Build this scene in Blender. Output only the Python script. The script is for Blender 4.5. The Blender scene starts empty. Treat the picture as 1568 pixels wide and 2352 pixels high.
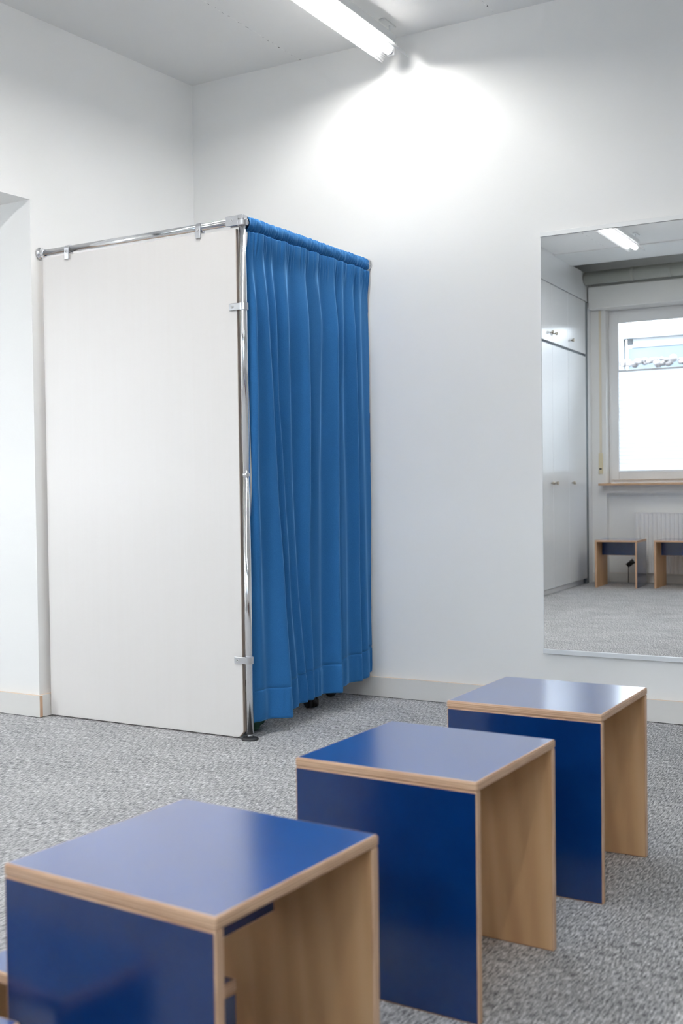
import bpy, bmesh, math, random
from mathutils import Vector, Matrix

S = bpy.context.scene
COL = S.collection

# ---------------------------------------------------------------- camera
CAM_F, CAM_PITCH, CAM_ROLL, CAM_YAW = 2564.64, -0.0234, -0.0131, 0.5198
CAM_LOC = Vector((0.0, -4.6343, 0.994))
Fw = Vector((-math.sin(CAM_YAW)*math.cos(CAM_PITCH), math.cos(CAM_YAW)*math.cos(CAM_PITCH), math.sin(CAM_PITCH)))
Rt = Vector((math.cos(CAM_YAW), math.sin(CAM_YAW), 0.0))
Up = Rt.cross(Fw)
R2 = Rt*math.cos(CAM_ROLL) + Up*math.sin(CAM_ROLL)
U2 = Up*math.cos(CAM_ROLL) - Rt*math.sin(CAM_ROLL)
cd = bpy.data.cameras.new('camera')
cam = bpy.data.objects.new('camera', cd)
COL.objects.link(cam)
M = Matrix((R2, U2, -Fw)).transposed().to_4x4()
M.translation = CAM_LOC
cam.matrix_world = M
cd.sensor_fit = 'VERTICAL'
cd.sensor_height = 36.0
cd.sensor_width = 24.0
cd.lens = CAM_F*36.0/2352.0
cd.clip_start = 0.05
cd.dof.use_dof = True
cd.dof.focus_distance = 4.5
cd.dof.aperture_fstop = 4.6
S.camera = cam

# ---------------------------------------------------------------- exposure, world
S.view_settings.view_transform = 'Standard'
S.view_settings.look = 'None'
S.view_settings.gamma = 1.0
S.view_settings.use_curve_mapping = False
S.view_settings.exposure = 0.50
TUBE_POWER = 60.0
SKY_POWER = 12.5
w = bpy.data.worlds.new('overcast_sky')
S.world = w
w.use_nodes = True
bg = w.node_tree.nodes['Background']
bg.inputs[0].default_value = (0.91, 0.955, 1.0, 1)
bg.inputs[1].default_value = SKY_POWER
cy = S.cycles
cy.use_denoising = True
cy.max_bounces = 10
cy.diffuse_bounces = 7
cy.glossy_bounces = 5
cy.transmission_bounces = 6
cy.transparent_max_bounces = 12
cy.sample_clamp_indirect = 6.0
cy.caustics_reflective = False
cy.caustics_refractive = False


def portal(name, x0, x1, y, z0, z1):
    """daylight portal lying in a window opening, facing the room"""
    l = bpy.data.lights.new(name, 'AREA')
    l.shape = 'RECTANGLE'
    l.size = x1-x0
    l.size_y = z1-z0
    l.cycles.is_portal = True
    o = bpy.data.objects.new(name, l)
    COL.objects.link(o)
    o.location = ((x0+x1)/2, y, (z0+z1)/2)
    o.rotation_euler = (math.radians(90), 0, math.radians(0))
    # area lights shine along local -Z; rotate so that it points to +Y
    o.rotation_euler = (math.radians(-90), math.radians(180), 0)
    return o


portal('daylight_portal', -3.1, -1.6, -6.50, 1.1, 2.56)
portal('daylight_portal', -0.9, 0.9, -6.50, 1.1, 2.56)

# ---------------------------------------------------------------- materials
def nt(name):
    m = bpy.data.materials.new(name)
    m.use_nodes = True
    t = m.node_tree
    b = t.nodes['Principled BSDF']
    return m, t, b


def simple(name, col, rough=0.5, metal=0.0, spec=0.5, **kw):
    m, t, b = nt(name)
    b.inputs['Base Color'].default_value = (*col, 1)
    b.inputs['Roughness'].default_value = rough
    b.inputs['Metallic'].default_value = metal
    b.inputs['Specular IOR Level'].default_value = spec
    for k, v in kw.items():
        b.inputs[k.replace('_', ' ')].default_value = v
    return m


def N(t, typ, **kw):
    n = t.nodes.new(typ)
    for k, v in kw.items():
        setattr(n, k, v)
    return n


def coords(t, scale=(1, 1, 1), rot=(0, 0, 0), kind='Object'):
    tc = N(t, 'ShaderNodeTexCoord')
    mp = N(t, 'ShaderNodeMapping')
    mp.inputs['Scale'].default_value = scale
    mp.inputs['Rotation'].default_value = rot
    t.links.new(tc.outputs[kind], mp.inputs['Vector'])
    return mp.outputs['Vector']


def ramp(t, fac, stops):
    r = N(t, 'ShaderNodeValToRGB')
    e = r.color_ramp.elements
    while len(e) < len(stops):
        e.new(0.5)
    for i, (p, c) in enumerate(stops):
        e[i].position = p
        e[i].color = (*c, 1)
    t.links.new(fac, r.inputs['Fac'])
    return r.outputs['Color']


def noise(t, vec, scale, detail=2.0, rough=0.5):
    n = N(t, 'ShaderNodeTexNoise')
    n.inputs['Scale'].default_value = scale
    n.inputs['Detail'].default_value = detail
    n.inputs['Roughness'].default_value = rough
    t.links.new(vec, n.inputs['Vector'])
    return n.outputs['Fac']


def bump(t, b, h, strength, dist):
    bp = N(t, 'ShaderNodeBump')
    bp.inputs['Strength'].default_value = strength
    bp.inputs['Distance'].default_value = dist
    t.links.new(h, bp.inputs['Height'])
    t.links.new(bp.outputs['Normal'], b.inputs['Normal'])


def mat_paint(name, col, rough=0.75):
    m, t, b = nt(name)
    v = coords(t)
    n = noise(t, v, 2.2, 3)
    c0 = tuple(x*0.985 for x in col)
    t.links.new(ramp(t, n, [(0.3, c0), (0.7, col)]), b.inputs['Base Color'])
    b.inputs['Roughness'].default_value = rough
    b.inputs['Specular IOR Level'].default_value = 0.25
    bump(t, b, noise(t, v, 260, 3), 0.05, 0.002)
    return m


def mat_ceiling():
    m, t, b = nt('ceiling_paint')
    tc = N(t, 'ShaderNodeTexCoord')
    sx = N(t, 'ShaderNodeSeparateXYZ')
    t.links.new(tc.outputs['Object'], sx.inputs[0])
    base = (0.89, 0.89, 0.88)
    v = coords(t, (1, 0.35, 1))
    nn = noise(t, v, 90, 3, 0.7)
    bits = ramp(t, nn, [(0.36, (0.16, 0.16, 0.16)), (0.42, base), (0.52, base), (0.60, (0.95, 0.95, 0.93))])
    mask = None
    for x0 in (-2.846, -1.842):
        s = N(t, 'ShaderNodeMath', operation='SUBTRACT')
        t.links.new(sx.outputs[0], s.inputs[0])
        s.inputs[1].default_value = x0
        # wobble of the joint
        wv = coords(t, (0.01, 1, 1))
        nw = noise(t, wv, 9, 2)
        ma = N(t, 'ShaderNodeMath', operation='MULTIPLY_ADD')
        t.links.new(nw, ma.inputs[0])
        ma.inputs[1].default_value = 0.012
        t.links.new(s.outputs[0], ma.inputs[2])
        s2 = N(t, 'ShaderNodeMath', operation='SUBTRACT')
        t.links.new(ma.outputs[0], s2.inputs[0])
        s2.inputs[1].default_value = 0.006
        a = N(t, 'ShaderNodeMath', operation='ABSOLUTE')
        t.links.new(s2.outputs[0], a.inputs[0])
        l = N(t, 'ShaderNodeMath', operation='LESS_THAN')
        t.links.new(a.outputs[0], l.inputs[0])
        l.inputs[1].default_value = 0.0045
        if mask is None:
            mask = l.outputs[0]
        else:
            mx = N(t, 'ShaderNodeMath', operation='MAXIMUM')
            t.links.new(mask, mx.inputs[0])
            t.links.new(l.outputs[0], mx.inputs[1])
            mask = mx.outputs[0]
    mix = N(t, 'ShaderNodeMix', data_type='RGBA')
    t.links.new(mask, mix.inputs['Factor'])
    mix.inputs[6].default_value = (*base, 1)
    t.links.new(bits, mix.inputs[7])
    t.links.new(mix.outputs[2], b.inputs['Base Color'])
    b.inputs['Roughness'].default_value = 0.85
    b.inputs['Specular IOR Level'].default_value = 0.2
    return m


def mat_carpet():
    m, t, b = nt('grey_carpet')
    v = coords(t, (1.0, 0.17, 1.0), (0, 0, 0.0))
    n1 = noise(t, v, 230, 3, 0.65)
    v2 = coords(t)
    n2 = noise(t, v2, 420, 2, 0.6)
    n3 = noise(t, v2, 5, 2, 0.5)
    a = N(t, 'ShaderNodeMath', operation='MULTIPLY_ADD')
    t.links.new(n2, a.inputs[0]); a.inputs[1].default_value = 0.35
    t.links.new(n1, a.inputs[2])
    a2 = N(t, 'ShaderNodeMath', operation='MULTIPLY_ADD')
    t.links.new(n3, a2.inputs[0]); a2.inputs[1].default_value = 0.10
    t.links.new(a.outputs[0], a2.inputs[2])
    c = ramp(t, a2.outputs[0], [(0.58, (0.15, 0.15, 0.157)), (0.69, (0.36, 0.362, 0.37)), (0.79, (0.58, 0.582, 0.59)), (0.92, (0.90, 0.90, 0.90))])
    t.links.new(c, b.inputs['Base Color'])
    b.inputs['Roughness'].default_value = 0.95
    b.inputs['Specular IOR Level'].default_value = 0.1
    bump(t, b, a2.outputs[0], 0.25, 0.003)
    return m


def mat_ply(axis, tint=(1, 1, 1), name='plywood_edge', hi=(0.78, 0.54, 0.36)):
    """layered plywood edge: stripes across the board thickness"""
    m, t, b = nt(name + '_' + 'xyz'[axis])
    tc = N(t, 'ShaderNodeTexCoord')
    sx = N(t, 'ShaderNodeSeparateXYZ')
    t.links.new(tc.outputs['Object'], sx.inputs[0])
    mul = N(t, 'ShaderNodeMath', operation='MULTIPLY')
    t.links.new(sx.outputs[axis], mul.inputs[0])
    mul.inputs[1].default_value = 2*math.pi/0.0042
    sn = N(t, 'ShaderNodeMath', operation='SINE')
    t.links.new(mul.outputs[0], sn.inputs[0])
    ma = N(t, 'ShaderNodeMath', operation='MULTIPLY_ADD')
    t.links.new(sn.outputs[0], ma.inputs[0])
    ma.inputs[1].default_value = 0.30
    sc = [8, 8, 8]; sc[axis] = 200
    n = noise(t, coords(t, tuple(sc)), 1.6, 3)
    t.links.new(n, ma.inputs[2])
    lo = tuple(a*c for a, c in zip((0.46, 0.26, 0.155), tint))
    t.links.new(ramp(t, ma.outputs[0], [(0.25, lo), (0.75, hi)]), b.inputs['Base Color'])
    b.inputs['Roughness'].default_value = 0.45
    b.inputs['Specular IOR Level'].default_value = 0.4
    return m


def mat_birch():
    m, t, b = nt('birch_veneer')
    v = coords(t, (9, 9, 1.1))
    n = noise(t, v, 1.0, 6, 0.55)
    wv = N(t, 'ShaderNodeTexWave', bands_direction='DIAGONAL')
    wv.inputs['Scale'].default_value = 1.2
    wv.inputs['Distortion'].default_value = 7
    wv.inputs['Detail'].default_value = 3
    t.links.new(v, wv.inputs['Vector'])
    a = N(t, 'ShaderNodeMath', operation='MULTIPLY_ADD')
    t.links.new(wv.outputs['Fac'], a.inputs[0]); a.inputs[1].default_value = 0.18
    t.links.new(n, a.inputs[2])
    c = ramp(t, a.outputs[0], [(0.30, (0.48, 0.275, 0.14)), (0.58, (0.62, 0.385, 0.20)), (0.85, (0.70, 0.46, 0.26))])
    # small knots
    vo = N(t, 'ShaderNodeTexVoronoi')
    vo.inputs['Scale'].default_value = 1.0
    t.links.new(coords(t, (6.5, 6.5, 4.2)), vo.inputs['Vector'])
    k = N(t, 'ShaderNodeMath', operation='LESS_THAN')
    t.links.new(vo.outputs['Distance'], k.inputs[0]); k.inputs[1].default_value = 0.035
    mix = N(t, 'ShaderNodeMix', data_type='RGBA')
    t.links.new(k.outputs[0], mix.inputs['Factor'])
    t.links.new(c, mix.inputs[6])
    mix.inputs[7].default_value = (0.20, 0.09, 0.04, 1)
    t.links.new(mix.outputs[2], b.inputs['Base Color'])
    b.inputs['Roughness'].default_value = 0.42
    b.inputs['Specular IOR Level'].default_value = 0.4
    return m


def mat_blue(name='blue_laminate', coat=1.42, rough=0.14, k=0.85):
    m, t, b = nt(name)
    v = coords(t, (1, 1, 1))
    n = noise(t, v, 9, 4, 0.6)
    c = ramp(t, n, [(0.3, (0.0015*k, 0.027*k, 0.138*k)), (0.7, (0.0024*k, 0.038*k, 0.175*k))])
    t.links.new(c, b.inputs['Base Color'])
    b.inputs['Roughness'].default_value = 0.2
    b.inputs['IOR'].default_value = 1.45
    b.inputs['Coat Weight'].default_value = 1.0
    b.inputs['Coat Roughness'].default_value = rough
    b.inputs['Coat IOR'].default_value = coat
    return m


def mat_whitewash(name, col, grain_axis=2):
    m, t, b = nt(name)
    sc = [55, 55, 55]; sc[grain_axis] = 1.6
    n = noise(t, coords(t, tuple(sc)), 1.0, 4, 0.6)
    n2 = noise(t, coords(t), 1.3, 3)
    a = N(t, 'ShaderNodeMath', operation='MULTIPLY_ADD')
    t.links.new(n2, a.inputs[0]); a.inputs[1].default_value = 0.6
    t.links.new(n, a.inputs[2])
    c0 = (col[0]*0.985, col[1]*0.98, col[2]*0.975)
    t.links.new(ramp(t, a.outputs[0], [(0.45, c0), (1.05, col)]), b.inputs['Base Color'])
    b.inputs['Roughness'].default_value = 0.38
    b.inputs['Specular IOR Level'].default_value = 0.35
    return m


def mat_curtain():
    m, t, b = nt('blue_curtain_fabric')
    n = noise(t, coords(t, (1, 1, 1)), 420, 2)
    c = ramp(t, n, [(0.3, (0.024, 0.140, 0.37)), (0.7, (0.034, 0.172, 0.43))])
    t.links.new(c, b.inputs['Base Color'])
    b.inputs['Roughness'].default_value = 0.8
    b.inputs['Specular IOR Level'].default_value = 0.15
    b.inputs['Sheen Weight'].default_value = 0.75
    b.inputs['Sheen Roughness'].default_value = 0.4
    b.inputs['Sheen Tint'].default_value = (0.26, 0.60, 1.0, 1)
    bump(t, b, n, 0.15, 0.0006)
    return m


def mat_glass():
    m, t, b = nt('window_glass')
    out = t.nodes['Material Output']
    tr = N(t, 'ShaderNodeBsdfTransparent')
    tr.inputs[0].default_value = (0.95, 0.98, 1.0, 1)
    gl = N(t, 'ShaderNodeBsdfGlossy')
    gl.inputs['Roughness'].default_value = 0.02
    fr = N(t, 'ShaderNodeFresnel')
    fr.inputs['IOR'].default_value = 1.45
    mx = N(t, 'ShaderNodeMixShader')
    t.links.new(fr.outputs[0], mx.inputs[0])
    t.links.new(tr.outputs[0], mx.inputs[1])
    t.links.new(gl.outputs[0], mx.inputs[2])
    t.links.new(mx.outputs[0], out.inputs['Surface'])
    return m


def mat_blind():
    m, t, b = nt('pleated_blind_fabric')
    out = t.nodes['Material Output']
    d = N(t, 'ShaderNodeBsdfDiffuse'); d.inputs[0].default_value = (0.9, 0.93, 0.95, 1)
    tl = N(t, 'ShaderNodeBsdfTranslucent'); tl.inputs[0].default_value = (0.88, 0.93, 0.97, 1)
    mx = N(t, 'ShaderNodeMixShader'); mx.inputs[0].default_value = 0.60
    t.links.new(d.outputs[0], mx.inputs[1]); t.links.new(tl.outputs[0], mx.inputs[2])
    t.links.new(mx.outputs[0], out.inputs['Surface'])
    return m


def mat_reflector():
    m, t, b = nt('white_perforated_sheet')
    out = t.nodes['Material Output']
    b.inputs['Base Color'].default_value = (0.88, 0.89, 0.90, 1)
    b.inputs['Roughness'].default_value = 0.35
    tr = N(t, 'ShaderNodeBsdfTransparent')
    mx = N(t, 'ShaderNodeMixShader')
    v = coords(t, (1, 1, 1))
    vo = N(t, 'ShaderNodeTexVoronoi')
    vo.inputs['Scale'].default_value = 160
    vo.inputs['Randomness'].default_value = 0.0
    t.links.new(v, vo.inputs['Vector'])
    k = N(t, 'ShaderNodeMath', operation='LESS_THAN')
    t.links.new(vo.outputs['Distance'], k.inputs[0]); k.inputs[1].default_value = 0.53
    k2 = N(t, 'ShaderNodeMath', operation='MULTIPLY')
    t.links.new(k.outputs[0], k2.inputs[0]); k2.inputs[1].default_value = 0.45
    t.links.new(k2.outputs[0], mx.inputs[0])
    t.links.new(b.outputs[0], mx.inputs[1]); t.links.new(tr.outputs[0], mx.inputs[2])
    t.links.new(mx.outputs[0], out.inputs['Surface'])
    return m


def mat_emit(name, col, power):
    m, t, b = nt(name)
    b.inputs['Base Color'].default_value = (0.9, 0.9, 0.9, 1)
    b.inputs['Emission Color'].default_value = (*col, 1)
    b.inputs['Emission Strength'].default_value = power
    return m


PAINT = mat_paint('white_wall_paint', (0.88, 0.88, 0.87))
CEIL = mat_ceiling()
CARPET = mat_carpet()
PLY = [mat_ply(i) for i in range(3)]
PLYL = [mat_ply(i, (1.45, 1.95, 2.4), 'pale_plywood_edge', (0.90, 0.76, 0.64)) for i in range(3)]
BIRCH = mat_birch()
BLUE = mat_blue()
BLUET = mat_blue('blue_laminate_lit_top', 2.6, 0.16, 2.2)  # same laminate; the wall's pale reflection put into base colour and coat
PANELM = mat_whitewash('whitewashed_birch', (0.80, 0.775, 0.755))
SKIRT = mat_whitewash('whitewashed_skirting', (0.76, 0.745, 0.72), 0)
CURT = mat_curtain()
CHROME = simple('chrome', (0.90, 0.91, 0.93), 0.12, 1.0)
SATIN = simple('satin_metal', (0.74, 0.75, 0.78), 0.28, 1.0)
GREYPOST = simple('grey_metal', (0.48, 0.48, 0.49), 0.35, 0.7)
RUBBER = simple('black_rubber', (0.02, 0.02, 0.022), 0.5)
BLACK = simple('black_plastic', (0.012, 0.012, 0.013), 0.32)
GREEN = simple('dark_green_cloth', (0.012, 0.075, 0.045), 0.8)
MIRROR = simple('mirror_silver', (0.955, 0.965, 0.965), 0.0, 1.0)
ALU = simple('white_aluminium', (0.80, 0.83, 0.86), 0.35, 0.25)
GLASS = mat_glass()
BLIND = mat_blind()
REFL = mat_reflector()
TUBE = mat_emit('fluorescent_tube_light', (1.0, 0.985, 0.96), TUBE_POWER)
LWHITE = simple('white_enamel', (0.84, 0.85, 0.85), 0.35)
PVC = simple('white_window_frame', (0.86, 0.865, 0.87), 0.4)
CUP = simple('white_cupboard_lacquer', (0.82, 0.83, 0.84), 0.22)
CUPD = simple('grey_recess', (0.20, 0.23, 0.25), 0.6)
CREAM = simple('cream_plastic', (0.78, 0.70, 0.50), 0.45)
STRAP = simple('cream_webbing', (0.80, 0.74, 0.62), 0.8)
BRASS = simple('brushed_nickel', (0.55, 0.50, 0.42), 0.3, 1.0)
DUCT = simple('grey_green_paint', (0.46, 0.47, 0.43), 0.55)
SHUT = simple('shutter_box_paint', (0.88, 0.88, 0.86), 0.6)
SILLW = simple('oak_sill', (0.55, 0.36, 0.22), 0.4)
RADM = simple('radiator_enamel', (0.88, 0.87, 0.86), 0.35)
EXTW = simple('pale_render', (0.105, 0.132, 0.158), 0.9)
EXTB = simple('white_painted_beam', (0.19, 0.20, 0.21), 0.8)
EXTD = simple('dark_vent', (0.02, 0.024, 0.028), 0.7)
GRAVEL = mat_paint('gravel', (0.15, 0.14, 0.14))


# ---------------------------------------------------------------- mesh helpers
def tag(o, label=None, cat=None, group=None, kind=None):
    if label: o['label'] = label
    if cat: o['category'] = cat
    if group: o['group'] = group
    if kind: o['kind'] = kind
    return o


def link(name, bm, mats, parent=None, smooth=False, loc=None, rz=0):
    me = bpy.data.meshes.new(name)
    bm.normal_update()
    bm.to_mesh(me)
    bm.free()
    for m in (mats if isinstance(mats, (list, tuple)) else [mats]):
        me.materials.append(m)
    if smooth:
        for p in me.polygons:
            p.use_smooth = True
    o = bpy.data.objects.new(name, me)
    COL.objects.link(o)
    if parent is not None:
        o.parent = parent
    if loc is not None:
        o.location = loc
    o.rotation_euler.z = rz
    return o


def empty(name, loc=(0, 0, 0), rz=0):
    o = bpy.data.objects.new(name, None)
    o.empty_display_size = 0.1
    COL.objects.link(o)
    o.location = loc
    o.rotation_euler.z = rz
    return o


def box(bm, x0, x1, y0, y1, z0, z1, bev=0.0, seg=2, mat=0, bev_mat=None):
    r = bmesh.ops.create_cube(bm, size=1.0)
    vs = r['verts']
    for v in vs:
        v.co = Vector(((x0+x1)/2 + v.co.x*(x1-x0), (y0+y1)/2 + v.co.y*(y1-y0), (z0+z1)/2 + v.co.z*(z1-z0)))
    fs = set(f for v in vs for f in v.link_faces)
    for f in fs:
        f.material_index = mat
    if bev > 0:
        es = set(e for v in vs for e in v.link_edges)
        rr = bmesh.ops.bevel(bm, geom=list(es), offset=bev, segments=seg, affect='EDGES', profile=0.5, material=-1 if bev_mat is None else bev_mat)
        return rr['faces']
    return list(fs)


def prism(bm, pts, z0, z1, mat=0):
    lo = [bm.verts.new((p[0], p[1], z0)) for p in pts]
    hi = [bm.verts.new((p[0], p[1], z1)) for p in pts]
    n = len(pts)
    fs = [bm.faces.new(lo[::-1]), bm.faces.new(hi)]
    for i in range(n):
        fs.append(bm.faces.new((lo[i], lo[(i+1) % n], hi[(i+1) % n], hi[i])))
    for f in fs:
        f.material_index = mat
    bmesh.ops.recalc_face_normals(bm, faces=fs)


def cyl(bm, p0, p1, r0, r1=None, n=32, mat=0, cap=True):
    p0 = Vector(p0); p1 = Vector(p1)
    r1 = r0 if r1 is None else r1
    d = (p1-p0)
    L = d.length
    q = d.normalized().to_track_quat('Z', 'Y').to_matrix().to_4x4()
    mt = Matrix.Translation((p0+p1)/2) @ q
    r = bmesh.ops.create_cone(bm, cap_ends=cap, segments=n, radius1=r0, radius2=r1, depth=L, matrix=mt)
    for f in set(f for v in r['verts'] for f in v.link_faces):
        f.material_index = mat
        f.smooth = len(f.verts) == 4


def sphere(bm, c, r, sc=(1, 1, 1), u=20, v=12, mat=0):
    mt = Matrix.Translation(c) @ Matrix.Diagonal((*sc, 1))
    rr = bmesh.ops.create_uvsphere(bm, u_segments=u, v_segments=v, radius=r, matrix=mt)
    for f in set(f for vv in rr['verts'] for f in vv.link_faces):
        f.material_index = mat
        f.smooth = True


def lathe(bm, prof, n=40, mat=0):
    """profile of (radius, z) about the z axis"""
    rings = []
    for r, z in prof:
        rings.append([bm.verts.new((r*math.cos(2*math.pi*i/n), r*math.sin(2*math.pi*i/n), z)) for i in range(n)])
    for a, b in zip(rings[:-1], rings[1:]):
        for i in range(n):
            f = bm.faces.new((a[i], a[(i+1) % n], b[(i+1) % n], b[i]))
            f.material_index = mat
            f.smooth = True
    bm.faces.new(rings[0][::-1]).material_index = mat
    bm.faces.new(rings[-1]).material_index = mat


def struct(name, bm, mats, **k):
    return tag(link(name, bm, mats, **k), kind='structure')


# ---------------------------------------------------------------- room shell
AL = -0.0668                       # the left wall is slightly out of square
XL, CZ, YW = -3.501, 3.0486, -6.323
def lw(y, off=0.0):                # x of the left wall face at y
    return XL + math.tan(AL)*(-y) + off


bm = bmesh.new(); box(bm, -6.2, 3.3, -6.9, 0.3, -0.12, 0.0)
struct('floor', bm, CARPET)
bm = bmesh.new()
box(bm, -6.2, 3.3, -5.10, 0.3, CZ, CZ+0.5)
struct('ceiling', bm, CEIL)
bm = bmesh.new()
box(bm, -4.2, 3.3, -5.66, -5.10, CZ-0.012, CZ+0.5)
struct('trim_1', bm, simple('pale_ceiling_strip', (0.78, 0.79, 0.78), 0.6))
bm = bmesh.new()
box(bm, -4.2, 3.3, -6.9, -5.66, 3.26, CZ+0.5)
struct('trim_2', bm, DUCT)
bm = bmesh.new(); box(bm, -6.2, 3.3, 0.0, 0.3, 0, CZ+0.3)
struct('wall_back', bm, PAINT)
bm = bmesh.new(); box(bm, 3.0, 3.3, -6.9, 0.0, 0, CZ+0.5)
struct('wall_right', bm, PAINT)

OY0, OY1, OZ = -1.072, -3.35, 2.252   # opening in the left wall
bm = bmesh.new()
prism(bm, [(XL, 0), (lw(OY0), OY0), (-5.9, OY0), (-5.9, 0)], 0, CZ+0.3)
prism(bm, [(lw(OY0), OY0), (lw(OY1), OY1), (-5.9, OY1), (-5.9, OY0)], OZ, CZ+0.3)
prism(bm, [(lw(OY1), OY1), (lw(-6.9), -6.9), (-4.35, -6.9), (-4.35, OY1)], 0, CZ+0.5)
prism(bm, [(-5.9, 0), (-5.9, OY1), (-6.2, OY1), (-6.2, 0)], 0, CZ+0.3)
# far side of the side passage, unseen window opening added to light the reveal
prism(bm, [(-4.35, OY1), (-4.95, OY1), (-4.95, OY1-0.2), (-4.35, OY1-0.2)], 0, OZ)
prism(bm, [(-4.95, OY1), (-5.7, OY1), (-5.7, OY1-0.2), (-4.95, OY1-0.2)], 0, 0.9)
prism(bm, [(-5.7, OY1), (-6.2, OY1), (-6.2, OY1-0.2), (-5.7, OY1-0.2)], 0, CZ+0.3)
struct('wall_left', bm, PAINT)

# opposite wall, pieced around two windows and their radiator niches
FY = YW - 0.35
WIN = [(-3.221, -1.50), (-1.00, 0.95)]
WZ0, WZ1 = 0.985, 2.70
bm = bmesh.new()
xs = [-4.35, WIN[0][0], WIN[0][1], WIN[1][0], WIN[1][1], 3.3]
for a, b_ in ((0, 1), (2, 3), (4, 5)):
    box(bm, xs[a], xs[b_], FY, YW, 0, 3.4)
for a, b_ in WIN:
    box(bm, a, b_, FY, YW-0.078, 0, WZ0)               # thin wall behind the radiator
    box(bm, a, b_, YW-0.078, YW, 0.885, WZ0)           # lintel over the niche
    box(bm, a, b_, FY, YW, WZ1, 3.4)
struct('wall_front', bm, PAINT)

# baseboards: whitewashed ply with a bare ply top edge
def skirting(name, pts, h=0.094):
    bm = bmesh.new()
    prism(bm, pts, 0.003, h)
    for f in bm.faces:
        if f.normal.z > 0.5:
            f.material_index = 1
    return struct(name, bm, [SKIRT, PLYL[1]])


skirting('baseboard_back', [(XL+0.0, -0.0005), (XL+0.0, -0.018), (3.0, -0.018), (3.0, -0.0005)])
skirting('baseboard_left', [(lw(-0.02, 0.0005), -0.02), (lw(OY0, 0.0005), OY0), (lw(OY0, 0.018), OY0), (lw(-0.02, 0.018), -0.02)], 0.098)
bm = bmesh.new()
prism(bm, [(-5.9, OY0-0.0005), (-5.9, OY0-0.018), (lw(OY0, 0.019), OY0-0.018), (lw(OY0, 0.019), OY0-0.0005)], 0.003, 0.096)
for f in bm.faces:
    if f.normal.z > 0.5: f.material_index = 1
    if f.normal.x > 0.5: f.material_index = 2
struct('baseboard_passage', bm, [SKIRT, PLYL[1], PLY[1]])
skirting('baseboard_front', [(-3.46, YW+0.0005), (-3.46, YW+0.015), (WIN[0][0], YW+0.015), (WIN[0][0], YW+0.0005)], 0.093)
skirting('baseboard_niche', [(WIN[0][0]+0.001, YW-0.077), (WIN[0][0]+0.001, YW-0.062), (WIN[0][1]-0.001, YW-0.062), (WIN[0][1]-0.001, YW-0.077)], 0.093)


def window(idx, x0, x1):
    root = tag(empty('window_%d' % idx, (0, 0, 0)), kind='structure')
    y1, y0 = YW-0.10, YW-0.17
    z0, z1 = WZ0+0.003, WZ1-0.003
    bm = bmesh.new()
    a, t = x0+0.002, 0.045
    b = x1-0.002
    for q in ((a, a+t, z0, z1), (b-t, b, z0, z1), (a+t, b-t, z0, z0+t), (a+t, b-t, z1-t, z1)):
        box(bm, q[0], q[1], y0, y1, q[2], q[3], 0.004)
    link('window_frame', bm, PVC, root)
    bm = bmesh.new()
    a2, b2, zz0, zz1 = a+0.028, b-0.028, z0+0.03, z1-0.03
    t = 0.072; TT = 0.097
    mid = (a2+b2)/2
    for q in ((a2, a2+t, zz0, zz1), (b2-t, b2, zz0, zz1), (a2+t, b2-t, zz0, zz0+t), (a2+t, b2-t, zz1-TT, zz1)):
        box(bm, q[0], q[1], y1-0.02, y1+0.018, q[2], q[3], 0.004)
    link('window_sash', bm, PVC, root)
    bm = bmesh.new()
    box(bm, a2+t-0.005, b2-t+0.005, y1-0.012, y1-0.006, zz0+t-0.005, zz1-TT+0.005)
    link('window_pane', bm, GLASS, root)
    bm = bmesh.new()
    box(bm, x0-0.05, x1+0.05, YW+0.001, YW+0.12, WZ0-0.022, WZ0, 0.004)
    box(bm, x0+0.001, x1-0.001, y1-0.05, YW+0.002, WZ0-0.0, WZ0+0.002)
    link('window_sill', bm, SILLW, root)
    return (a2+t, b2-t, zz0+t, zz1-t, y1)


g1 = window(1, *WIN[0])
g2 = window(2, *WIN[1])


# ---------------------------------------------------------------- stools
STW, STD, STH, STT = 0.40, 0.397, 0.45, 0.0185


def board(name, parent, x0, x1, y0, y1, z0, z1, axis, mats_pos, mats_neg, ply, bev=0.0028, extra=None):
    """one ply board; axis = thickness direction; faces +axis / -axis get their veneers, edges show the plies"""
    bm = bmesh.new()
    box(bm, x0, x1, y0, y1, z0, z1, bev, 3)
    for f in bm.faces:
        c = f.normal[axis]
        f.material_index = 1 if c > 0.97 else (2 if c < -0.97 else 0)
        f.smooth = False
    return link(name, bm, [ply, mats_pos, mats_neg], parent)


def make_stool(name, loc, rz, W=STW, D=STD, H=STH, apron=0.135):
    """top on two full side boards (at +-y) with an apron between them, open at +-x"""
    r = empty(name, loc, rz)
    T = STT
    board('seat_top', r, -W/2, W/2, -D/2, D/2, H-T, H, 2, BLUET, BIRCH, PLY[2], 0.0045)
    board('side_panel', r, -W/2+.001, W/2-.001, -D/2+.0005, -D/2+T, 0.0, H-T, 1, BIRCH, BLUE, PLY[1])
    board('side_panel', r, -W/2+.001, W/2-.001, D/2-T, D/2-.0005, 0.0, H-T, 1, BLUE, BIRCH, PLY[1])
    board('apron', r, -T/2, T/2, -D/2+T, D/2-T, H-T-apron, H-T, 0, BLUE, BLUE, PLY[0])
    return r


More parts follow.
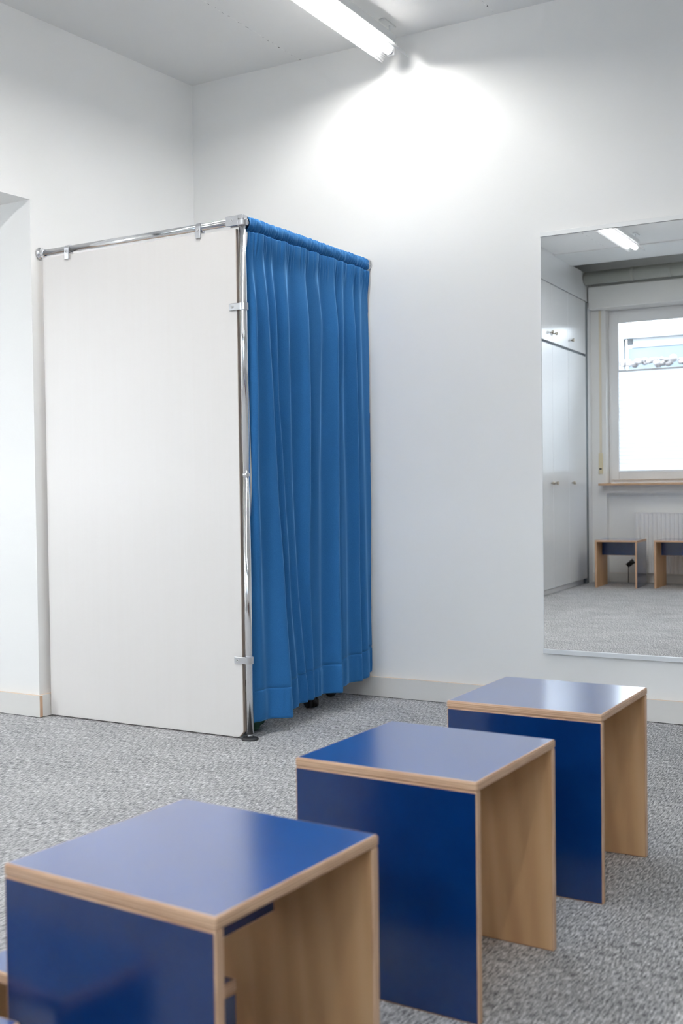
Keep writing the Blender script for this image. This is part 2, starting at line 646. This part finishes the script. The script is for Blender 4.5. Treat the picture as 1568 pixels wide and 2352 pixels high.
G1 = 'blue plywood stools in a row across the carpet'
tag(make_stool('plywood_stool', (-1.026, -3.293, 0), -0.061), 'nearest blue topped plywood stool, cut by the bottom edge, a low bench under it', 'stool', G1)
tag(make_stool('plywood_stool', (-0.9895, -2.555, 0), -0.032), 'middle blue topped plywood stool of the row, between nearest and farthest stool', 'stool', G1)
tag(make_stool('plywood_stool', (-0.967, -1.876, 0), -0.008), 'farthest blue topped plywood stool of the row, closest to the back baseboard below the mirror', 'stool', G1)
G2 = 'stools by the radiator seen in the mirror'
tag(make_stool('plywood_stool', (-2.977, -5.943, 0), -0.033+math.pi/2), 'dark blue plywood stool beside the white cupboards, seen whole in the mirror', 'stool', G2)
tag(make_stool('plywood_stool', (-2.437, -6.03, 0), math.pi/2), 'dark blue plywood stool before the radiator, cut by the photo edge in the mirror', 'stool', G2)


def make_low(name, cx, cy, rz, W=0.385, D=0.19, H=0.25):
    r = empty(name, (cx, cy, 0), rz)
    T = STT
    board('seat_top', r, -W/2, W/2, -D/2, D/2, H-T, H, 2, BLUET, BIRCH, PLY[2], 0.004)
    board('side_panel', r, -W/2+.0005, -W/2+T, -D/2+.001, D/2-.001, 0.0, H-T, 0, BIRCH, BLUE, PLY[0])
    board('side_panel', r, W/2-T, W/2-.0005, -D/2+.001, D/2-.001, 0.0, H-T, 0, BLUE, BIRCH, PLY[0])
    board('apron', r, -W/2+T, W/2-T, -T/2, T/2, H-T-0.07, H-T, 1, BLUE, BLUE, PLY[1])
    return r


G3 = 'low blue foot benches around the nearest stool'
tag(make_low('foot_bench', -1.178, -3.338, -0.11), 'low blue foot bench pushed under the nearest stool, visible through its open side', 'bench', G3)
tag(make_low('foot_bench', -1.358, -3.615, 0.0), 'low blue foot bench in front of the nearest stool, just its corner at bottom left', 'bench', G3)

# ---------------------------------------------------------------- changing cubicle
PX, PY = -2.496, -1.02
RZ = 2.026
TR = 0.0150
cub = tag(empty('changing_cubicle', (PX, PY, 0)), 'white panelled changing cubicle on a chrome tube frame in the corner', 'changing cubicle')


def L(x, y, z):
    return (x-PX, y-PY, z)


# panel with clipped lower corner
bm = bmesh.new()
pl, pr, pb, ptp = lw(PY)+0.022-PX, -2.5215-PX, 0.006, 2.003
c = 0.022
prof = [(pl, pb), (pr-c, pb), (pr, pb+c), (pr, ptp), (pl, ptp)]
fr = [bm.verts.new((x, -0.0095, z)) for x, z in prof]
bk = [bm.verts.new((x, 0.0095, z)) for x, z in prof]
bm.faces.new(fr); bm.faces.new(bk[::-1])
for i in range(5):
    bm.faces.new((fr[i], bk[i], bk[(i+1) % 5], fr[(i+1) % 5]))
bmesh.ops.recalc_face_normals(bm, faces=bm.faces[:])
bmesh.ops.bevel(bm, geom=bm.edges[:], offset=0.0012, segments=2, affect='EDGES')
for f in bm.faces:
    f.material_index = 0 if abs(f.normal.y) > 0.97 else 1
link('partition_panel', bm, [PANELM, PLYL[1]], cub)
# post
bm = bmesh.new()
cyl(bm, (0, 0, 0.022), (0, 0, 1.035), TR, n=48)
cyl(bm, (0, 0, 1.047), (0, 0, 2.036), TR, n=48)
cyl(bm, (0, 0, 1.034), (0, 0, 1.048), TR*0.96, n=48)
post = link('post', bm, CHROME, cub)
bm = bmesh.new()
cyl(bm, (0, 0, 1.036), (0, 0, 1.050), TR+0.0006, n=48)
link('joint_ring', bm, CHROME, post)
bm = bmesh.new()
lathe(bm, [(0.033, 0.0), (0.034, 0.003), (0.026, 0.008), (0.012, 0.011), (0.010, 0.012)])
foot = link('foot', bm, RUBBER, cub)
bm = bmesh.new()
cyl(bm, (0, 0, 0.010), (0, 0, 0.024), 0.010, n=24)
link('levelling_bolt', bm, SATIN, foot)
# rails
bm = bmesh.new()
cyl(bm, L(lw(PY)+0.012, PY, RZ), (-0.012, 0, RZ+0.006), TR*0.93, n=48)
link('side_rail', bm, CHROME, cub)
bm = bmesh.new()
cyl(bm, (0, 0.012, RZ+0.004), L(PX, -0.012, RZ+0.004), TR*0.93, n=48)
link('curtain_rod', bm, CHROME, cub)


def flange(p, d):
    d = Vector(d)
    q = d.to_track_quat('Z', 'Y').to_matrix().to_4x4()
    bm = bmesh.new()
    lathe(bm, [(0.0270, 0.0), (0.0275, 0.003), (0.0255, 0.0065), (0.0205, 0.010), (0.0180, 0.014), (0.0180, 0.028), (0.0165, 0.030)])
    bm.transform(Matrix.Translation(p) @ q)
    bmesh.ops.recalc_face_normals(bm, faces=bm.faces[:])
    return link('wall_flange', bm, CHROME, cub)


flange(L(lw(PY)+0.001, PY, RZ), (1, 0, 0))
flange(L(PX, -0.001, RZ+0.004), (0, -1, 0))


def screw(parent, x, z, y):
    bm = bmesh.new()
    cyl(bm, (x, y, z), (x, y-0.0022, z), 0.0068, 0.0060, n=24)
    cyl(bm, (x, y-0.002, z), (x, y-0.0028, z), 0.0030, n=6, mat=1)
    link('screw', bm, [CHROME, GREYPOST], parent)


def ring(bm, c, ax, r0, r1, h, n=40):
    """open band around a tube"""
    q = Vector(ax).to_track_quat('Z', 'Y').to_matrix().to_4x4()
    mt = Matrix.Translation(c) @ q
    prof = [(r0, -h/2), (r1, -h/2), (r1, h/2), (r0, h/2)]
    rings = [[bm.verts.new(mt @ Vector((r*math.cos(2*math.pi*i/n), r*math.sin(2*math.pi*i/n), z))) for i in range(n)] for r, z in prof]
    for k in range(4):
        a, b = rings[k], rings[(k+1) % 4]
        for i in range(n):
            f = bm.faces.new((a[i], a[(i+1) % n], b[(i+1) % n], b[i]))
    bmesh.ops.recalc_face_normals(bm, faces=bm.faces[:])


def post_clip(z):
    bm = bmesh.new()
    ring(bm, (0, 0, z), (0, 0, 1), TR+0.0003, TR+0.0035, 0.027)
    box(bm, -0.058, -0.004, -0.0185, -0.0150, z-0.0135, z+0.0135, 0.002)
    box(bm, -0.058, -0.004, 0.0100, 0.0135, z-0.0135, z+0.0135, 0.002)
    box(bm, -0.050, -0.030, -0.0150, -0.0097, z-0.010, z+0.010)
    o = link('panel_clip', bm, SATIN, cub)
    screw(o, -0.041, z, -0.0185)


for z in (1.699, 0.313):
    post_clip(z)


def rail_clip(x, z):
    xx = x-PX
    bm = bmesh.new()
    ring(bm, (xx, 0, z), (1, 0, 0), TR*0.93+0.0004, TR+0.0028, 0.025)
    box(bm, xx-0.0125, xx+0.0125, -0.0180, -0.0145, z-0.045, z+0.004, 0.002)
    box(bm, xx-0.0125, xx+0.0125, 0.0100, 0.0135, z-0.045, z+0.004, 0.002)
    box(bm, xx-0.010, xx+0.010, -0.0145, -0.0097, z-0.042, z-0.026)
    o = link('panel_clip', bm, SATIN, cub)
    screw(o, xx, z-0.012, -0.0180)


rail_clip(-3.400, 2.0265)
rail_clip(-2.700, 2.0305)
# head connector
bm = bmesh.new()
ring(bm, (0, 0, 2.024), (0, 0, 1), TR+0.0003, TR+0.0055, 0.020)
cyl(bm, (0, 0, 2.030), (0, 0, 2.046), TR-0.001, n=40)
box(bm, -0.014, 0.014, -0.0165, 0.016, 2.037, 2.054, 0.003)
box(bm, -0.068, -0.010, -0.0190, -0.0150, 2.014, 2.052, 0.0015)
box(bm, -0.068, -0.018, 0.0140, 0.0180, 2.014, 2.052, 0.0015)
cn = link('corner_connector', bm, SATIN, cub)
screw(cn, -0.036, 2.034, -0.0190)

# ---------------------------------------------------------------- curtain
# crest positions read off the folds: list of (z, y) with amplitude
def px2y(px, z):
    """where a sight line at pixel column px meets the curtain's mean plane x=-2.468 at height z"""
    # iterate on y
    lo, hi = -1.2, 0.2
    for _ in range(40):
        m = (lo+hi)/2
        X = Vector((-2.468, m, z)) - CAM_LOC
        u = 784 + CAM_F*X.dot(R2)/X.dot(Fw)
        if u < px: lo = m
        else: hi = m
    return (lo+hi)/2


ZS = [1.93, 1.70, 1.35, 1.00, 0.60, 0.06]
CREST = [
    ([581, 586, 588, 589, 600, 612], [.6, 1.0, 1.05, .9, .35, .1]),
    ([606, 615, 627, 636, 646, 655], [.7, .7, .75, .8, 1.0, 1.35]),
    ([624, 632, 637, 652, 667, 690], [.6, .8, .8, .7, .5, .35]),
    ([653, 656, 663, 672, 684, 706], [.8, .85, .7, .4, .5, .7]),
    ([699, 700, 703, 704, 703, 722], [.9, 1.0, 1.1, 1.1, 1.0, .5]),
    ([724, 738, 735, 734, 738, 744], [.8, .6, .5, .35, .2, .2]),
    ([767, 768, 769, 769, 767, 768], [.9, 1.1, 1.1, 1.1, 1.2, 1.5]),
    ([788, 788, 791, 796, 798, 800], [.7, .6, .3, .25, .2, .3]),
    ([811, 812, 816, 820, 824, 828], [.8, .9, 1.0, .9, .7, .8]),
    ([826, 828, 833, 838, 842, 846], [.7, .4, .3, .3, .4, .6]),
]
CY = [([px2y(p, z) for p, z in zip(c, ZS)], a) for c, a in CREST]
Y0, Y1 = -1.000, -0.018


def interp(vals, z):
    if z >= ZS[0]: return vals[0]
    if z <= ZS[-1]: return vals[-1]
    for i in range(len(ZS)-1):
        if ZS[i] >= z >= ZS[i+1]:
            t = (ZS[i]-z)/(ZS[i]-ZS[i+1])
            t = t*t*(3-2*t)*0.35 + t*0.65
            return vals[i]*(1-t)+vals[i+1]*t


def ss(t):
    t = max(0.0, min(1.0, t))
    return t*t*(3-2*t)


def h1(i, s=0):
    v = math.sin(i*127.1+s*311.7)*43758.5453
    return v-math.floor(v)


def gather(y):
    """tight gathers of the casing"""
    k = (y-Y0)/(Y1-Y0)*50.0
    k += 0.35*math.sin(k*0.9)+0.2*math.sin(k*2.3+1)
    i = math.floor(k)
    f = k-i
    return (0.55+0.45*h1(i)) * math.sin(math.pi*f)**0.8


ZTOP, ZCAS = 2.050, 1.993


def hem_z(y):
    t = (y-Y0)/(Y1-Y0)
    return 0.058 + 0.028*ss((t-0.22)/0.18) + 0.012*ss((t-0.62)/0.12) + 0.020*ss((t-0.86)/0.14) + 0.003*math.sin(t*25)


def fold(y, z):
    A = 0.042*(0.45+0.55*ss((1.995-z)/0.35))
    A *= 1.0 + 0.15*ss((1.0-z)/1.0)
    ys = [Y0-0.010]+[interp(c[0], z) for c in CY]+[Y1+0.06]
    am = [0.0]+[interp(c[1], z) for c in CY]+[0.3]
    for i in range(len(ys)-1):
        if ys[i] <= y <= ys[i+1]:
            t = (y-ys[i])/(ys[i+1]-ys[i])
            k = 0.32
            val = am[i]*(1-ss(t/k)) if t < k else 0.0
            u = (t-k)/(1-k) if t > k else 0.0
            val2 = am[i+1]*(0.25*u+0.75*u*u*(3-2*u)) if t > k else 0.0
            v = val+val2
            # a little slack between big folds
            v += 0.05*math.sin(math.pi*t)*math.sin(3*z+i*1.7)+0.045*math.sin(y*95+2.5*math.sin(z*1.7+i))*math.sin(z*2.1+i*2.3)
            return A*v
    return 0.0


def curtain_x(y, z):
    x = -2.492
    f = 0.0
    # smooth over neighbours so that the crests are rounded cloth, not knife edges
    for dy, wgt in ((-0.014, .15), (-0.007, .2), (0, .3), (0.007, .2), (0.014, .15)):
        f += wgt*fold(min(max(y+dy, Y0), Y1), z)
    g = 1-ss((1.993-z)/0.13)
    return x + 0.004 - 0.014*(1-ss((y-Y0)/0.05)) + f + 0.011*gather(y)*g + 0.006*g


bm = bmesh.new()
NY, NZ = 520, 150
grid = []
for j in range(NZ+1):
    row = []
    for i in range(NY+1):
        y = Y0+(Y1-Y0)*i/NY
        zb = hem_z(y)+0.125
        tt = (j/NZ)
        tt = tt**1.25
        z = ZCAS+(zb-ZCAS)*tt
        # side edges hang a touch irregular
        yy = y
        if i == NY: yy = y+0.004*math.sin(z*9)
        row.append(bm.verts.new((curtain_x(y, z), yy, z)))
    grid.append(row)
for j in range(NZ):
    for i in range(NY):
        f = bm.faces.new((grid[j][i], grid[j+1][i], grid[j+1][i+1], grid[j][i+1]))
        f.smooth = True
cur = tag(empty('curtain', (PX, (Y0+Y1)/2, 0.0)), 'bright blue gathered fabric curtain hanging from the chrome rod of the cubicle', 'curtain')
cl = link('curtain_cloth', bm, CURT, None)
cl.parent = cur
cl.location = (-PX, -(Y0+Y1)/2, 0)
so = cl.modifiers.new('thickness', 'SOLIDIFY'); so.thickness = 0.0015; so.offset = -1
# hem: doubled cloth with a stitch line
bm = bmesh.new()
NH = 14
grid = []
for j in range(NH+1):
    row = []
    for i in range(NY+1):
        y = Y0+(Y1-Y0)*i/NY
        hz = hem_z(y)
        z = hz+0.125*(1-j/NH)
        off = 0.0 if j == 0 else (-0.0006 if j == 1 else 0.0008)
        if j == NH: off = -0.001
        pucker = 0.0016*math.sin(y*160+3*math.sin(y*37))*ss((j)/3)*ss((NH-j)/4)
        row.append(bm.verts.new((curtain_x(y, z)+off+pucker, y, z)))
    grid.append(row)
for j in range(NH):
    for i in range(NY):
        f = bm.faces.new((grid[j][i], grid[j+1][i], grid[j+1][i+1], grid[j][i+1]))
        f.smooth = True
hm = link('curtain_hem', bm, CURT, cur)
hm.location = (-PX, -(Y0+Y1)/2, 0)
so = hm.modifiers.new('thickness', 'SOLIDIFY'); so.thickness = 0.003; so.offset = -1
# ruffled casing around the rod
bm = bmesh.new()
NA = 22
rings = []
for i in range(NY+1):
    y = Y0+(Y1-Y0)*i/NY
    g = gather(y)
    rr = []
    for k in range(NA):
        a = 2*math.pi*k/NA
        r = 0.0175+0.0060*g+0.0012*math.sin(5*a+y*60)
        tw = 0.010*math.sin(a)          # gathers lean along the rod
        dz = math.sin(a)*r*(1.15 if math.sin(a) > 0 else 1.55)
        rr.append(bm.verts.new((PX+math.cos(a)*r, y+tw*(0.5 if 0 < i < NY else 0), RZ+0.004+dz)))
    rings.append(rr)
for a, b in zip(rings[:-1], rings[1:]):
    for k in range(NA):
        f = bm.faces.new((a[k], b[k], b[(k+1) % NA], a[(k+1) % NA]))
        f.smooth = True
bmesh.ops.recalc_face_normals(bm, faces=bm.faces[:])
cs = link('gathered_casing', bm, CURT, cur)
cs.location = (-PX, -(Y0+Y1)/2, 0)

# ---------------------------------------------------------------- wall mirror
MX0, MX1, MZ0, MZ1 = -1.641, -0.55, 0.262, 2.052
mir = tag(empty('wall_mirror', ((MX0+MX1)/2, 0, MZ0)), 'tall wall mirror with slim aluminium edges on the back wall', 'mirror')
cx = (MX0+MX1)/2
bm = bmesh.new(); box(bm, MX0-cx, MX1-cx, -0.012, -0.001, 0, MZ1-MZ0)
bm.faces.ensure_lookup_table()
for f in bm.faces:
    f.material_index = 0 if f.normal.y < -0.5 else 1
link('mirror_glass', bm, [MIRROR, ALU], mir)
bm = bmesh.new()
box(bm, MX0-cx-0.003, MX1-cx+0.003, -0.020, -0.001, -0.006, 0.014, 0.0015)
link('lower_profile', bm, ALU, mir)
bm = bmesh.new()
box(bm, MX0-cx-0.003, MX1-cx+0.003, -0.018, -0.001, MZ1-MZ0-0.001, MZ1-MZ0+0.019, 0.0015)
link('upper_profile', bm, LWHITE, mir)
for s, x in ((-1, MX0-cx), (1, MX1-cx)):
    bm = bmesh.new()
    box(bm, min(x, x+s*0.0045), max(x, x+s*0.0045), -0.0135, -0.001, 0.014, MZ1-MZ0-0.001, 0.001)
    link('side_profile', bm, LWHITE, mir)

# ---------------------------------------------------------------- ceiling lamps
def lamp(name, x, yend, length, zr, label, group, rz=0):
    """open reflector strip lamp, running along -y from yend"""
    r = tag(empty(name, (x, yend, zr), rz), label, 'ceiling lamp', group)
    Lh = length
    # reflector: arched trough open below
    pts = []
    for k in range(0, 13):
        t = k/12*2-1
        xx = 0.065*t
        zz = 0.058*(1-abs(t)**2.1)
        pts.append((xx, zz))
    bm = bmesh.new()
    th = 0.0016
    A = [[bm.verts.new((px, y, pz)) for px, pz in pts] for y in (0.0, -Lh)]
    B = [[bm.verts.new((px*1.01, y, pz+th)) for px, pz in pts] for y in (0.0, -Lh)]
    n = len(pts)
    for k in range(n-1):
        bm.faces.new((A[0][k], A[0][k+1], A[1][k+1], A[1][k])).smooth = True
        bm.faces.new((B[0][k], B[1][k], B[1][k+1], B[0][k+1])).smooth = True
        bm.faces.new((A[0][k], B[0][k], B[0][k+1], A[0][k+1]))
        bm.faces.new((A[1][k], A[1][k+1], B[1][k+1], B[1][k]))
    for k in (0, n-1):
        bm.faces.new((A[0][k], A[1][k], B[1][k], B[0][k]))
    bmesh.ops.recalc_face_normals(bm, faces=bm.faces[:])
    link('reflector', bm, REFL, r)
    bm = bmesh.new()
    box(bm, -0.022, 0.022, -Lh+0.02, -0.03, 0.060, 0.098, 0.004)
    body = link('lamp_body', bm, LWHITE, r)
    bm = bmesh.new()
    cyl(bm, (0, -0.062, 0.026), (0, -Lh+0.062, 0.026), 0.0185, n=32)
    tube = link('fluorescent_tube', bm, TUBE, r)
    for y0, y1 in ((-0.062, -0.045), (-Lh+0.062, -Lh+0.045)):
        bm = bmesh.new()
        cyl(bm, (0, y0, 0.026), (0, y1, 0.026), 0.0182, 0.0165, n=32)
        link('tube_cap', bm, SATIN, tube)
    for y in (-0.038, -Lh+0.038):
        bm = bmesh.new()
        sg = 1 if y > -0.5 else -1
        box(bm, -0.017, 0.017, y-0.008, y+0.008, 0.008, 0.060, 0.004)
        link('lamp_holder', bm, LWHITE, r)
    for y in (-0.05, -Lh+0.06):
        bm = bmesh.new()
        cyl(bm, (0, y, 0.096), (0, y, CZ-zr-0.006), 0.004, n=12)
        box(bm, -0.016, 0.016, y-0.075, y+0.035, CZ-zr-0.008, CZ-zr-0.0005, 0.003)
        link('ceiling_bracket', bm, LWHITE, r)
    return r


GL = 'strip lamps in a row along the ceiling'
lamp('strip_lamp', -2.287, -0.10, 1.55, 2.905, 'open strip lamp under the ceiling ending just before the back wall', GL)
lamp('strip_lamp', -2.385, -1.66, 1.49, 2.905, 'middle strip lamp of the ceiling row, between the wall end one and the mirrored one', GL)
lamp('strip_lamp', -0.15, -3.50, 1.50, 2.905, 'strip lamp of the second ceiling row, above the viewer near the windows', None)
lamp('strip_lamp', -2.475, -3.17, 1.55, 2.905, 'lit strip lamp near the window side, seen only in the mirror', GL)

# ---------------------------------------------------------------- cupboards on the left near the window (seen in the mirror)
WAL = 0.0342
wr = tag(empty('built_in_cupboard', (-3.368, YW, 0), -WAL), 'glossy white built-in cupboard wall with small knobs, seen at the left of the mirror', 'cupboard')
# local frame: x out of the doors into the room (0 = door face), y along the front (0 at the far end)
yE = 2.45
bm = bmesh.new()
box(bm, -0.35, -0.022, 0.13, yE, 0.05, CZ-0.003)
box(bm, -0.35, -0.002, 0.13, 0.215, 0.0, 2.766)
link('cupboard_body', bm, CUPD, wr)
bm = bmesh.new(); box(bm, -0.30, 0.0, 0.005, 0.129, 0.0, 2.767)
link('end_filler', bm, CUP, wr)
bm = bmesh.new(); box(bm, -0.30, -0.001, 0.005, yE, 2.775, CZ-0.003)
link('upper_fascia', bm, CUP, wr)
bm = bmesh.new(); box(bm, -0.30, -0.028, 0.24, yE, 0.0, 0.049)
link('plinth', bm, CUP, wr)
splits = [0.205, 0.803, 1.293, 1.870, yE]
knob_y = {0: 0.705, 1: 1.238, 2: 1.355, 3: 2.39}
for lvl, (z0, z1, kz) in enumerate(((2.254, 2.766, 2.335), (0.055, 2.229, 0.994))):
    for i in range(4):
        a, b = splits[i]+0.0015, splits[i+1]-0.0015
        bm = bmesh.new(); box(bm, -0.020, 0.0, a, b, z0, z1, 0.0015)
        d = link('cupboard_door', bm, CUP, wr)
        bm = bmesh.new()
        ky = knob_y[i]
        cyl(bm, (0, ky, kz), (0.016, ky, kz), 0.006, n=16)
        cyl(bm, (0.014, ky, kz), (0.030, ky, kz), 0.013, 0.015, n=20)
        sphere(bm, (0.030, ky, kz), 0.015, (0.4, 1, 1))
        link('knob', bm, BRASS, d)

# ---------------------------------------------------------------- window side things
sb = empty('shutter_box', (0, YW, 2.70)); tag(sb, 'long white roller shutter box above the window in the mirror', 'shutter box')
bm = bmesh.new(); box(bm, -3.352, 2.99, 0.001, 0.14, 0.0, 0.215, 0.006)
link('box_cover', bm, SHUT, sb)
bm = bmesh.new()
cyl(bm, (-3.352, -6.09, 2.985), (2.99, -6.09, 2.985), 0.062, n=32)
for xx in (-2.90, -2.55, -1.7):
    cyl(bm, (xx, -6.09, 2.985), (xx+0.03, -6.09, 2.985), 0.065, n=32)
tag(link('pipe_duct', bm, DUCT), 'grey green painted pipe running along the ceiling above the shutter box', 'pipe')

sw = tag(empty('shutter_strap', (-3.275, YW, 1.08)), 'cream roller shutter strap and winder on the wall left of the mirrored window', 'strap winder')
bm = bmesh.new(); box(bm, -0.020, 0.020, 0.0005, 0.018, 0.0, 0.205, 0.004)
wi = link('strap_winder', bm, CREAM, sw)
bm = bmesh.new(); box(bm, -0.012, 0.012, 0.019, 0.024, 0.042, 0.056)
link('strap_stop', bm, BLACK, wi)
bm = bmesh.new(); box(bm, -0.011, 0.011, 0.006, 0.009, 0.06, 1.615)
link('webbing', bm, STRAP, sw)


def blind(x0, x1, z0, z1, y, label):
    r = tag(empty('pleated_blind', ((x0+x1)/2, y, z0)), label, 'blind', 'pleated blinds on the windows')
    hw = (x1-x0)/2
    bm = bmesh.new()
    n = 50
    prev = None
    for k in range(n+1):
        zz = 0.018+(z1-z0-0.036)*k/n
        dy = 0.010 if k % 2 else 0.0
        row = [bm.verts.new((-hw, dy, zz)), bm.verts.new((hw, dy, zz))]
        if prev: bm.faces.new((prev[0], prev[1], row[1], row[0]))
        prev = row
    link('pleats', bm, BLIND, r)
    for nm, a in (('bottom_rail', 0.0), ('top_rail', z1-z0-0.018)):
        bm = bmesh.new(); box(bm, -hw, hw, -0.004, 0.014, a, a+0.018, 0.002)
        o = link(nm, bm, ALU, r)
        if nm == 'bottom_rail':
            bm = bmesh.new(); box(bm, -0.02, 0.02, 0.012, 0.022, -0.012, 0.008, 0.003)
            link('pull_tab', bm, ALU, o)
    return r


blind(g1[0]+.002, g1[1]-.002, g1[2], 2.105, g1[4]+0.003, 'white pleated blind half raised on the mirrored window above the radiator')
blind(g2[0]+.002, g2[1]-.002, g2[2], 2.105, g2[4]+0.003, 'white pleated blind on the window outside the photo to the right')


def radiator(x0, x1, label):
    r = tag(empty('radiator', (x0, YW-0.02, 0.10)), label, 'radiator', 'panel radiators below the windows')
    W, H = x1-x0, 0.585
    bm = bmesh.new()
    n = int(W/0.0137)
    prev = None
    for k in range(n+1):
        x = W*k/n
        dy = 0.014 if (k % 3) else 0.0
        row = [bm.verts.new((x, dy, 0)), bm.verts.new((x, dy, H))]
        if prev: bm.faces.new((prev[0], row[0], row[1], prev[1]))
        prev = row
    # rounded pressed channels
    box(bm, 0, W, -0.040, -0.002, 0.0, H)
    link('radiator_panel', bm, RADM, r)
    bm = bmesh.new(); box(bm, -0.004, W+0.004, -0.042, 0.012, H, H+0.008, 0.002)
    link('top_grille', bm, RADM, r)
    return r


radiator(-2.945, -1.80, 'white ribbed panel radiator under the mirrored window')
rv = tag(empty('radiator_valve', (-2.99, YW-0.01, 0.10)), 'small black valve knob at the left end of the mirrored radiator', 'valve')
bm = bmesh.new()
cyl(bm, (-0.03, 0.02, 0.07), (0.03, 0.0, 0.12), 0.022, 0.026, n=20)
link('valve_knob', bm, BLACK, rv)
bm = bmesh.new()
cyl(bm, (-0.02, 0.01, -0.095), (-0.02, 0.01, 0.07), 0.004, n=10)
link('pipe', bm, BLACK, rv)

# ---------------------------------------------------------------- behind the curtain
ch = tag(empty('swivel_chair', (-2.83, -0.285, 0)), 'black swivel chair behind the curtain, only its castors visible under the hem', 'chair')
bm = bmesh.new()
lathe(bm, [(0.045, 0.06), (0.05, 0.10), (0.03, 0.13), (0.028, 0.30), (0.02, 0.30), (0.02, 0.42)], 24)
link('gas_column', bm, BLACK, ch)
bm = bmesh.new()
lathe(bm, [(0.05, 0.42), (0.17, 0.43), (0.185, 0.46), (0.17, 0.49), (0.05, 0.495)], 32)
link('seat', bm, BLACK, ch)
angs = []
a0 = math.atan2(-0.386+0.285, -2.588+2.83)
for k in range(5):
    a = a0+k*math.radians(72)
    d = Vector((math.cos(a), math.sin(a), 0)); nrm = Vector((-d.y, d.x, 0))
    R = 0.245
    bm = bmesh.new()
    cyl(bm, d*0.03+Vector((0, 0, 0.085)), d*R+Vector((0, 0, 0.066)), 0.022, 0.014, n=12)
    lg = link('base_leg', bm, BLACK, ch)
    bm = bmesh.new()
    for s in (-1, 1):
        cyl(bm, d*R+nrm*(s*0.006)+Vector((0, 0, 0.0275)), d*R+nrm*(s*0.026)+Vector((0, 0, 0.0275)), 0.0270, 0.024, n=24)
    cyl(bm, d*R+nrm*(-0.008)+Vector((0, 0, 0.032)), d*R+nrm*0.008+Vector((0, 0, 0.032)), 0.030, n=24)
    link('castor', bm, BLACK, lg)

bm = bmesh.new()
bmesh.ops.create_icosphere(bm, subdivisions=4, radius=1.0)
for v in bm.verts:
    c = v.co.copy()
    k = 1+0.10*math.sin(c.x*5+1)*math.sin(c.y*6)+0.06*math.sin(c.z*9+c.x*7)
    v.co = Vector((c.x*0.085*k, c.y*0.075*k, max(-0.055, c.z*0.075*k)))
for f in bm.faces: f.smooth = True
tag(link('green_bundle', bm, GREEN, loc=(-2.625, -0.875, 0.055)), 'dark green bundle on the carpet behind the curtain beside the chrome post', 'bundle')

# ---------------------------------------------------------------- outside the window
def ext(name, x0, x1, y0, y1, z0, z1, m, label, cat):
    bm = bmesh.new(); box(bm, x0, x1, y0, y1, z0, z1)
    return tag(link(name, bm, m), label, cat)


nb = tag(empty('neighbouring_building', (-3.5, -12.3, 0)), 'pale flat roofed neighbouring building outside the mirrored window', 'building')
def ex(name, x0, x1, y0, y1, z0, z1, m):
    bm = bmesh.new(); box(bm, x0+3.5, x1+3.5, y0+12.3, y1+12.3, z0, z1)
    return link(name, bm, m, nb)
ex('rendered_wall', -4.56, 3.0, -12.5, -12.02, -0.5, 2.99, EXTW)
ex('fascia', -4.50, 3.0, -12.02, -12.00, 2.99, 3.02, EXTB)
ex('upper_wall', -4.48, 3.0, -12.5, -12.00, 3.02, 3.12, EXTB)
ex('roof_edge', -4.60, 3.0, -12.6, -11.9, 3.12, 3.22, EXTB)
ex('vent', -4.57, -4.49, -12.05, -11.99, 3.03, 3.11, EXTD)
ex('corner_post', -4.70, -4.61, -12.1, -11.95, -0.5, 3.35, EXTB)
bm = bmesh.new()
for k in range(220):
    random.seed(k)
    sphere(bm, (-4.5+k*0.022+random.uniform(-.03, .03), random.uniform(-.15, .15), random.uniform(-0.02, 0.05)), random.uniform(0.03, 0.055), (1, 1, 0.8), 8, 6)
gs = link('planted_strip', bm, GRAVEL, loc=(0, -11.4, 2.68))
tag(gs, 'mottled brown planting strip along the foot of the pale wall outside', 'planting', kind='stuff')
bm = bmesh.new(); box(bm, -4.9, 3.0, -11.7, -11.1, -0.5, 2.58)
tag(link('retaining_wall', bm, EXTB), 'pale retaining wall below the planting strip outside the window', 'wall')
bm = bmesh.new(); box(bm, -30, 30, -40, -6.92, -0.7, -0.5)
tag(link('outside_ground', bm, GRAVEL), kind='structure')
